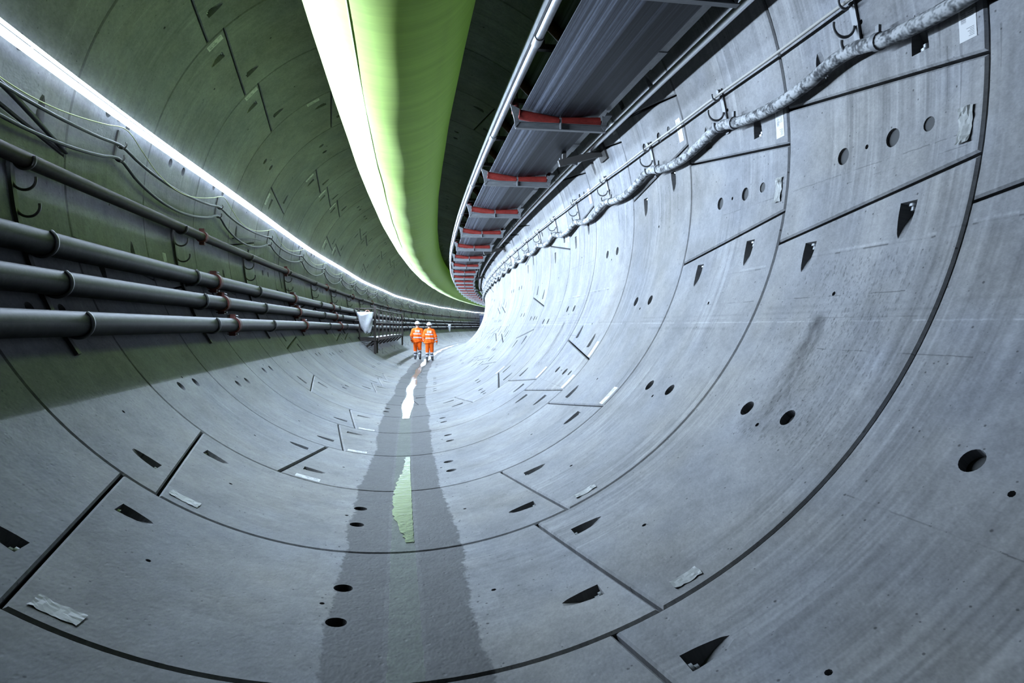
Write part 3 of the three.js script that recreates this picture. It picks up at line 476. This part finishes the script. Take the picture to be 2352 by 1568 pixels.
// cables on hooks above the pipes
for (let i = 0; i < 17; i++) {
  const k = 0.52 + 2 * i, s = sK(k), d = drift(k), o = thing('cable_hook', 'dark steel upright with two hooks carrying black cables on the left wall', 'hook', 'cable hooks along the left wall');
  part('upright', curvedBar(s, -102.9 + d, -97.6 + d, 2.985, 0.035, 0.014), M.darkSteel, o);
  for (const t of [-100.3, -97.6]) part('hook', jHook(s, t + d, 2.93, 0.045, 0.009, 178, 390), M.darkSteel, o); rebase(o);
}
function cablePath(th, rho, sagDeg, sd, k0 = -1.48, k1 = 33) {
  const p = []; for (let k = k0; k < k1; k += 0.25) { const f = ((k - 0.52) / 2 % 1 + 1) % 1, n = Math.floor((k - 0.52) / 2), sag = sagDeg * (0.8 + 0.5 * sr(n + sd)) * 4 * f * (1 - f) * (1 + 0.25 * (0.5 - f)); p.push(P(sK(k), th + drift(k) + sag, rho)); } return p;
}
const cableMat = matte({ color: lin(0.03, 0.031, 0.033), roughness: 0.5 });
for (const [th, sag, sd, r, label] of [[-99.9, 1.9, 5, 0.017, 'upper black cable slung between the left wall hooks'], [-97.2, 3.6, 25, 0.017, 'lower black cable sagging deep between the left wall hooks']]) { const p = cablePath(th, 2.93, sag, sd), m = solo('cable', tube(p, r, p.length * 3, 8), cableMat, label, 'cable'); rebase(m); }
{ const p = []; for (let k = -1.5; k < 30; k += 0.25) { const f = ((k - 0.55) / 2 % 1 + 1) % 1; p.push(P(sK(k), -103.6 + drift(k) + 5.2 * (0.7 + 0.5 * sr(Math.floor((k - 0.55) / 2) + 91)) * Math.sin(Math.PI * f) * (1 + 0.5 * (0.5 - f)), 2.9)); } const m = solo('yellow_wire', tube(p, 0.0055, p.length * 4, 6), std({ color: lin(0.3, 0.32, 0.12), roughness: 0.5 }), 'thin yellow-green wire looping below the LED strip', 'wire'); rebase(m);
  const q = [P(sK(0.7), -102, 2.95), P(sK(1.35), -98.4, 2.94), P(sK(1.98), -93.6, 2.975)]; const m2 = solo('stay_cable', tube(q, 0.022, 24, 8), cableMat, 'black cable slanting down to a ring joint beside the sagging cables', 'cable'); rebase(m2);
  const q3 = [P(sK(5.1), -93, 2.97), P(sK(5.6), -95.4, 2.95), P(sK(6.1), -97, 2.94)]; const m3 = solo('stay_cable', tube(q3, 0.012, 16, 6), cableMat, 'short black stay wire from lower cable to the narrow pipe', 'cable'); rebase(m3);
  const q4 = [P(sK(7.1), -103, 2.93), P(sK(7.12), -90, 2.95), P(sK(7.15), -80, 2.93)]; const m4 = solo('drop_wire', tube(q4, 0.008, 16, 6), cableMat, 'thin dark wire dropping straight from the LED strip past the narrow pipe', 'wire'); rebase(m4);
}

// ------------------------------------------------------------------ refuge platform with railing on the left
const PA = -1.74, PW = -2.375, PY = 1.165, PN = 26.17, PF = 38.03;
{ const o = thing('refuge_platform', 'dark steel walkway platform with railing bracketed to the left wall', 'platform');
  const m = M.rustSteel, Y = (a, y, s) => T(s, a, y);
  part('edge_beam', sweep(rect(PA - 0.03, PY - 0.1, PA + 0.03, PY + 0.02), PN - 0.1, PF + 0.05, 1), m, o); part('edge_beam', sweep(rect(PW, PY - 0.07, PW + 0.05, PY + 0.02), PN - 0.1, PF + 0.05, 1), m, o);
  const nb = 15; for (let i = 0; i < nb; i++) { const a = lerp(PW + 0.07, PA - 0.05, i / (nb - 1)); part('grating_bar', sweep(rect(a - 0.008, PY - 0.015, a + 0.008, PY + 0.012), PN - 0.08, PF + 0.03, 1.5), M.steel, o); }
  const s8 = Array.from({ length: 9 }, (_, i) => lerp(PN, PF, i / 8));
  for (const s of s8) part('cross_bar', bar(Y(PW + 0.04, PY - 0.05, s), Y(PA, PY - 0.05, s), 0.05, 0.06), m, o);
  part('end_plate', bar(Y(PW, PY - 0.03, PN - 0.1), Y(PA, PY - 0.03, PN - 0.1), 0.012, 0.15), m, o);
  part('handrail', sweep(circle(PA, 2.31, 0.028, 10), PN, PF - 0.7, 1, true), m, o); part('mid_rail', sweep(circle(PA, 1.76, 0.035, 10), PN, PF, 1, true), m, o);
  part('end_rail', rod(Y(-2.5, 2.31, PN), Y(PA, 2.31, PN), 0.022), m, o); part('end_rail', rod(Y(-2.5, 1.83, PN), Y(PA, 1.83, PN), 0.022), m, o); part('end_post', rod(Y(PW + 0.045, PY, PN), Y(PW + 0.045, 2.34, PN), 0.028), m, o);
  part('sloped_rail', rod(Y(PA, 2.31, PF - 0.7), Y(PA, 1.95, PF), 0.028), m, o);
  s8.forEach((s, i) => {
    if (i === 0 || i === 8) { const th = Math.asin(PA / R), yb = R - R * Math.cos(th); part('post', bar(Y(PA, yb, s), Y(PA, i ? 2.3 : 2.42, s), 0.09, 0.09, V(1, 0, 0)), m, o); if (!i) part('post', bar(Y(PA + 0.02, yb, s + 0.6), Y(PA + 0.02, PY, s + 0.6), 0.07, 0.07, V(1, 0, 0)), m, o); }
    else part('baluster', bar(Y(PA, PY, s), Y(PA, 2.31, s), 0.055, 0.055, V(1, 0, 0)), m, o);
    const q = P(s, -43.5, 2.99); part('brace', bar(Y(PA - 0.02, PY - 0.06, s + 0.1), q, 0.05, 0.07), m, o);
  });
  rebase(o);
}
function sack(name, at, h, w, label, lean) {
  const g = new THREE.CylinderGeometry(1, 1, 1, 22, 18, false), p = g.attributes.position;
  for (let i = 0; i < p.count; i++) {
    const y = p.getY(i) + 0.5, a = Math.atan2(p.getZ(i), p.getX(i)), r0 = Math.hypot(p.getX(i), p.getZ(i)); const r = r0 * w * (0.30 + 0.75 * Math.pow(y, 0.6)) * (1 + 0.1 * Math.sin(a * 4 + y * 7) + 0.06 * Math.sin(a * 9 - y * 5)) * (y > 0.97 ? 0.92 : 1);
    p.setXYZ(i, r * Math.cos(a) + lean * (1 - y) * w, y * h + 0.05 * h * Math.sin(a * 2 + 1) * (y > 0.9 ? 1.6 : 0.5) - (y < 0.1 ? 0.05 * h * Math.sin(a * 3) : 0), r * Math.sin(a) * 0.55);
  }
  g.computeVertexNormals(); const o = new THREE.Group(); o.name = numbered(name); scene.add(o); tag(o, label, 'bag'); o.position.copy(at);
  part('bag_body', g, std({ color: lin(0.34, 0.34, 0.36), roughness: 0.75, map: grime(381, 0.8, 1, 5, 5) }), o); part('tie', new THREE.TorusGeometry(w * 0.35, 0.012, 6, 16).rotateY(0.6).translate(w * 0.3, h * 1.02, 0), std({ color: lin(0.45, 0.2, 0.17), roughness: 0.8 }), o, 'reddish tie string'); return o;
}
sack('waste_bag', T(PN - 0.28, -2.08, 1.38), 0.74, 0.30, 'white plastic waste bag hung on the platform end rail', 0.25);
sack('waste_bag', T(70.5, -2.08, 1.08), 0.7, 0.15, 'small white bag hung on the lowest big pipe far down the tunnel', 0.2);

// ------------------------------------------------------------------ blue cabinet on the right wall, far down
{ const o = thing('equipment_cabinet', 'dark blue equipment cabinet fixed to the right wall at the far bend', 'cabinet'), s = 60, blue = matte({ color: lin(0.012, 0.017, 0.035), roughness: 0.6 });
  part('body', sweep(rect(2.02, 1.72, 2.62, 2.62), s, s + 1.6, 1.6), blue, o); part('roof', sweep(rect(1.98, 2.62, 2.66, 2.69), s - 0.04, s + 1.64, 1.68), M.steel, o);
  part('door', sweep(rect(2.08, 1.8, 2.56, 2.54), s - 0.02, s, 0.02), matte({ color: lin(0.018, 0.025, 0.05), roughness: 0.6 }), o); part('handle', bar(T(s - 0.03, 2.14, 2.1), T(s - 0.03, 2.14, 2.25), 0.03, 0.03, V(1, 0, 0)), M.steel, o);
  part('wall_frame', merge([bar(T(s + 0.2, 2.6, 1.8), T(s + 0.2, 2.74, 1.8), 0.06, 0.06), bar(T(s + 1.4, 2.6, 1.8), T(s + 1.4, 2.74, 1.8), 0.06, 0.06), bar(T(s + 0.2, 2.6, 2.5), T(s + 0.2, 2.95, 2.5), 0.06, 0.06), bar(T(s + 1.4, 2.6, 2.5), T(s + 1.4, 2.95, 2.5), 0.06, 0.06)]), M.darkSteel, o); rebase(o);
}

// ------------------------------------------------------------------ two people walking away
const smin = (a, b, k) => { const h = Math.max(k - Math.abs(a - b), 0) / k; return Math.min(a, b) - h * h * k * 0.25; };
function cap(p, a, b, ra, rb) { const bx = b[0] - a[0], by = b[1] - a[1], bz = b[2] - a[2], px = p[0] - a[0], py = p[1] - a[1], pz = p[2] - a[2]; const t = clamp((px * bx + py * by + pz * bz) / (bx * bx + by * by + bz * bz), 0, 1); return Math.hypot(px - bx * t, py - by * t, pz - bz * t) - lerp(ra, rb, t); }
function ell(p, c, r) { const x = (p[0] - c[0]) / r[0], y = (p[1] - c[1]) / r[1], z = (p[2] - c[2]) / r[2], k = Math.hypot(x, y, z); return (k - 1) * Math.min(r[0], r[1], r[2]); }
function mc(sdf, c, half, res) {
  const m = new MarchingCubes(res, new THREE.MeshBasicMaterial(), false, false, 60000); m.isolation = 0; const p = [0, 0, 0];
  for (let k = 0; k < res; k++) for (let j = 0; j < res; j++) for (let i = 0; i < res; i++) { p[0] = c[0] + (i - res / 2) / (res / 2) * half; p[1] = c[1] + (j - res / 2) / (res / 2) * half; p[2] = c[2] + (k - res / 2) / (res / 2) * half; m.field[i + j * res + k * res * res] = -sdf(p); }
  m.update(); const n = m.count, g = new THREE.BufferGeometry(), a = new Float32Array(n * 3); for (let i = 0; i < n * 3; i++) a[i] = m.positionArray[i] * half + c[i % 3]; g.setAttribute('position', new THREE.BufferAttribute(a, 3));
  let w = mergeVertices(g, 1e-5); w.computeVertexNormals(); w = w.toNonIndexed(); w.setAttribute('uv', new THREE.BufferAttribute(new Float32Array(w.attributes.position.count * 2), 2)); return w;
}
const union = (l, k) => (p) => { let d = 1e9; for (const f of l) { const e = f(p); d = d > 1e8 ? e : smin(d, e, k); } return d; };
const skin = std({ color: lin(0.25, 0.13, 0.09), roughness: 0.6 }), hivis = matte({ color: lin(0.6, 0.082, 0.003), roughness: 0.75, map: grime(391, 0.85, 1, 6, 6) }), reflect = std({ color: lin(0.3, 0.3, 0.33), roughness: 0.45 }), bootMat = std({ color: lin(0.025, 0.025, 0.028), roughness: 0.6 }), helmetMat = std({ color: lin(0.5, 0.51, 0.53), roughness: 0.35 }), hairMat = std({ color: lin(0.03, 0.024, 0.02), roughness: 0.8 });
const logo = (() => { const c = document.createElement('canvas'); c.width = 128; c.height = 72; const x = c.getContext('2d'); x.fillStyle = '#dff0e6'; x.fillRect(0, 0, 128, 72); x.fillStyle = '#9fd6b6'; x.fillRect(6, 10, 30, 52); x.fillStyle = '#16241f'; x.fillRect(20, 20, 34, 32); x.fillRect(66, 20, 34, 32); x.fillStyle = '#dff0e6'; x.fillRect(36, 30, 4, 12); x.fillRect(82, 30, 4, 12); x.fillStyle = '#16241f'; x.fillRect(54, 33, 12, 6); const t = new THREE.CanvasTexture(c); t.colorSpace = THREE.SRGBColorSpace; return std({ map: t, roughness: 0.6 }); })();
function person(label, at, turn, J) {
  // J: shoulders, elbows, wrists, hips, knees, ankles, toes for [left, right]; x right, y up, z back
  const o = new THREE.Group(); o.name = numbered('person'); scene.add(o); tag(o, label, 'person'); o.position.copy(at); o.rotation.y = turn;
  const head = J.head, neck = [head[0], 1.5, 0.01];
  const armF = (i, r) => [(p) => cap(p, J.sh[i], J.el[i], r, r * 0.84), (p) => cap(p, J.el[i], J.wr[i], r * 0.84, r * 0.66)], legF = (i, r) => [(p) => cap(p, J.hip[i], J.kn[i], r, r * 0.74), (p) => cap(p, J.kn[i], J.an[i], r * 0.74, r * 0.55)];
  const skull = union([(p) => ell(p, [head[0], head[1] + 0.02, head[2]], [0.078, 0.115, 0.098]), (p) => ell(p, [head[0], head[1] - 0.06, head[2] - 0.03], [0.058, 0.065, 0.062])], 0.04);
  const face = (p) => { let d = skull(p); d = smin(d, cap(p, [head[0], head[1] + 0.0, head[2] - 0.095], [head[0], head[1] - 0.035, head[2] - 0.115], 0.01, 0.015), 0.015); for (const e of [-1, 1]) { d = smin(d, ell(p, [head[0] + e * 0.08, head[1] - 0.005, head[2] + 0.01], [0.012, 0.032, 0.022]), 0.01); d = Math.max(d, -ell(p, [head[0] + e * 0.032, head[1] + 0.01, head[2] - 0.1], [0.018, 0.011, 0.012])); } return Math.max(d, -ell(p, [head[0], head[1] - 0.065, head[2] - 0.095], [0.026, 0.005, 0.012])); };
  const torso = union([(p) => cap(p, [-0.1, 1.36, 0], [0.1, 1.36, 0], 0.12, 0.12), (p) => cap(p, [0, 1.3, 0], [0, 0.98, 0], 0.13, 0.14), (p) => cap(p, neck, [head[0], head[1] - 0.04, head[2] + 0.01], 0.058, 0.05)], 0.08);
  const whole = union([torso, ...armF(0, 0.05), ...armF(1, 0.05), ...legF(0, 0.085), ...legF(1, 0.085), (p) => cap(p, J.hip[0], J.hip[1], 0.11, 0.11)], 0.05);
  const handF = (i) => { const w = J.wr[i], s = i ? -1 : 1, d = J.hd[i]; const base = [w[0] + d[0] * 0.085, w[1] + d[1] * 0.085, w[2] + d[2] * 0.085], l = [(p) => cap(p, w, base, 0.026, 0.032)];
    for (let f = 0; f < 4; f++) { const oz = (f - 1.5) * 0.02, L = [0.062, 0.075, 0.07, 0.052][f], b = [base[0], base[1], base[2] + oz], m = [b[0] + d[0] * L * 0.55, b[1] + d[1] * L * 0.55, b[2] + d[2] * L * 0.55], e = [m[0] + s * 0.022, m[1] - L * 0.4, m[2]]; l.push((p) => cap(p, b, m, 0.0095, 0.009), (p) => cap(p, m, e, 0.009, 0.008)); }
    const t0 = [w[0] + d[0] * 0.03, w[1] + d[1] * 0.03, w[2] - 0.02], t1 = [t0[0] + s * 0.01, t0[1] - 0.035, t0[2] - 0.03], t2 = [t1[0] + s * 0.008, t1[1] - 0.035, t1[2] - 0.006]; l.push((p) => cap(p, t0, t1, 0.013, 0.011), (p) => cap(p, t1, t2, 0.011, 0.009)); return union(l, 0.008); };
  const parts = [mc((p) => Math.max(whole(p), p[1] - 1.53), [0, 0.83, 0.02], 0.92, 84), mc((p) => Math.min(face(p), Math.max(cap(p, neck, [head[0], head[1] - 0.04, head[2] + 0.01], 0.06, 0.052), -9)), [head[0], head[1] - 0.05, head[2]], 0.22, 60)];
  for (const i of [0, 1]) parts.push(mc(handF(i), [J.wr[i][0] + J.hd[i][0] * 0.09, J.wr[i][1] + J.hd[i][1] * 0.09, J.wr[i][2] + J.hd[i][2] * 0.09], 0.13, 56));
  part('body', merge(parts), skin, o);
  // jacket: boxy, flared at the hem, with sleeves
  const jbody = (p) => { const y = p[1]; if (y > 1.62 || y < 0.6) return 0.2; const t = clamp((y - 0.84) / 0.66, 0, 1), wx = lerp(0.235, 0.2, t) - 0.1 * smooth(0.82, 1, t) , wz = lerp(0.15, 0.135, t) - 0.05 * smooth(0.85, 1, t); const q = Math.hypot(p[0] / wx, (p[2] - 0.01) / wz), fold = 0.006 * Math.sin(y * 46 + p[0] * 11) + 0.006 * Math.sin(p[0] * 40 + y * 9); return Math.max((q - 1) * wz * 0.9 + fold, 0.835 - y + 0.02 * Math.sin(p[0] * 9), y - 1.5); };
  const jacket = union([jbody, ...armF(0, 0.082), ...armF(1, 0.082), (p) => cap(p, [-0.15, 1.42, 0], [0.15, 1.42, 0], 0.085, 0.085), (p) => Math.max(cap(p, [0, 1.45, 0.01], [0, 1.53, 0.015], 0.085, 0.07), p[1] - 1.53)], 0.045);
  const jk = part('jacket', mc(jacket, [0, 1.18, 0], 0.44, 84), hivis, o, 'orange high-visibility jacket');
  // reflective bands: slices of the same shape, a little larger
  const slice = (y0, y1, f = jbody, g = 0.007) => mc((p) => Math.max(f(p) - g, y0 - p[1], p[1] - y1), [0, (y0 + y1) / 2, 0], 0.27, 64);
  for (const y of [1.205, 1.03]) part('reflective_band', slice(y, y + 0.055), reflect, jk, 'silver reflective band');
  for (const i of [0, 1]) for (const t of [0.12, 0.6]) { const a = J.el[i], b = J.wr[i], q = (u) => a.map((v, n) => lerp(v, b[n], u)), c = q(t + 0.1); part('sleeve_band', mc((p) => { const d = cap(p, q(t), q(t + 0.2), 0.082 * lerp(0.84, 0.66, t) + 0.006, 0.082 * lerp(0.84, 0.66, t + 0.2) + 0.006), ax = b.map((v, n) => v - a[n]), L = Math.hypot(...ax), u = ((p[0] - a[0]) * ax[0] + (p[1] - a[1]) * ax[1] + (p[2] - a[2]) * ax[2]) / L / L; return Math.max(d, (t - u) * L, (u - t - 0.2) * L); }, c, 0.11, 30), reflect, jk); }
  part('logo_patch', new THREE.BoxGeometry(0.19, 0.1, 0.012).translate(0, 1.36, 0.152), logo, jk, 'pale printed company patch');
  const trousers = union([...legF(0, 0.115), ...legF(1, 0.115), (p) => cap(p, J.hip[0], J.hip[1], 0.135, 0.135)], 0.03);
  const cutLeg = (p) => { const dl = (i) => { const a = J.kn[i], b = J.an[i], ax = b.map((v, n) => v - a[n]), L = Math.hypot(...ax); return (((p[0] - a[0]) * ax[0] + (p[1] - a[1]) * ax[1] + (p[2] - a[2]) * ax[2]) / L) - L * 0.36; }; return p[1] > 0.62 ? -1 : (p[0] < (J.kn[0][0] + J.kn[1][0]) / 2 ? dl(0) : dl(1)); };
  part('trousers', mc((p) => Math.max(trousers(p), cutLeg(p)), [0, 0.62, 0.03], 0.46, 72), hivis, o, 'orange high-visibility trousers');
  for (const i of [0, 1]) {
    const a = J.kn[i], b = J.an[i], q = (u) => a.map((v, n) => lerp(v, b[n], u)), leg = (u) => 0.115 * lerp(0.74, 0.55, u) + 0.004;
    const band = (u0, u1, mat, label, extra = 0.0) => { const c = q((u0 + u1) / 2), g = rod(V(...q(u0)), V(...q(u1)), leg(u0) + extra, 18, leg(u1) + extra); return part('leg_band', g, mat, o, label); };
    band(0.3, 0.45, reflect, 'silver reflective band'); band(0.45, 0.62, bootMat, 'black gaiter'); band(0.62, 0.78, reflect, 'silver reflective band');
    const an = J.an[i], to = J.to[i], hl = [an[0], an[1] - 0.055, an[2] + 0.035]; const ax = [0, 1, 2].map((n) => to[n]);
    const boot = union([(p) => cap(p, q(0.74), an, 0.068, 0.062), (p) => cap(p, hl, ax, 0.042, 0.045), (p) => cap(p, an, ax.map((v, n) => lerp(an[n], v, 0.7)), 0.05, 0.045)], 0.03);
    part('boot', mc(boot, [(an[0] + to[0]) / 2, an[1] + 0.02, (an[2] + to[2]) / 2], 0.24, 44), bootMat, o, 'black safety boot');
  }
  const hl = (p) => Math.max(ell(p, [head[0], head[1] + 0.055, head[2]], [0.122, 0.125, 0.142]), head[1] + 0.045 - p[1], -ell(p, [head[0], head[1] + 0.04, head[2]], [0.108, 0.108, 0.128]));
  const brim = (p) => Math.max(Math.hypot((p[0] - head[0]) / 0.138, (p[2] - head[2] + 0.012) / 0.172) * 0.15 - 0.15, Math.abs(p[1] - head[1] - 0.048) - 0.008, -ell(p, [head[0], head[1] + 0.04, head[2]], [0.1, 0.12, 0.12]));
  const hm = part('helmet', mc((p) => Math.min(hl(p), brim(p), Math.max(Math.abs(p[0] - head[0]) - 0.014, ell(p, [head[0], head[1] + 0.06, head[2]], [0.127, 0.13, 0.147]), head[1] + 0.07 - p[1])), [head[0], head[1] + 0.09, head[2]], 0.2, 64), helmetMat, o, 'white hard hat');
  part('hair', mc((p) => Math.max(skull(p) - 0.006, head[1] - 0.045 - p[1], p[1] - head[1] - 0.06, head[2] - 0.02 - p[2]), head, 0.15, 36), hairMat, o);
  return o;
}
const yaw = (s) => -s / RC;
person('person in orange suit and white helmet walking on the dry left edge beside the railing', P(32.0, -8.2, R), yaw(32) + 0.03, {
  head: [0.0, 1.665, -0.02], sh: [[-0.2, 1.41, 0.0], [0.2, 1.41, 0.0]], el: [[-0.275, 1.16, 0.04], [0.265, 1.15, 0.05]], wr: [[-0.275, 0.93, -0.06], [0.29, 0.92, 0.02]], hd: [[0.05, -0.97, -0.2], [0.15, -0.97, -0.1]],
  hip: [[-0.095, 0.93, 0.0], [0.095, 0.93, 0.0]], kn: [[-0.1, 0.52, -0.05], [0.1, 0.53, -0.02]], an: [[-0.105, 0.11, -0.02], [0.12, 0.17, 0.2]], to: [[-0.125, 0.045, -0.19], [0.125, 0.05, 0.07]] });
person('person in orange suit and white helmet walking with boots in the water stream', P(31.45, 3.2, R), yaw(31.45) - 0.02, {
  head: [-0.01, 1.64, -0.025], sh: [[-0.195, 1.39, 0.0], [0.195, 1.385, 0.0]], el: [[-0.25, 1.14, 0.04], [0.285, 1.15, 0.03]], wr: [[-0.25, 0.92, -0.04], [0.33, 0.91, -0.03]], hd: [[0.1, -0.97, -0.15], [0.12, -0.98, -0.1]],
  hip: [[-0.09, 0.91, 0.0], [0.09, 0.91, 0.0]], kn: [[-0.1, 0.5, -0.02], [0.1, 0.52, -0.07]], an: [[-0.105, 0.1, 0.03], [0.115, 0.12, -0.1]], to: [[-0.115, 0.04, -0.13], [0.13, 0.05, -0.26]] });

// ------------------------------------------------------------------ shadows on, and hand over
scene.traverse((o) => { if (o.isMesh) { o.castShadow = true; o.receiveShadow = true; } });
renderer.render(scene, camera);
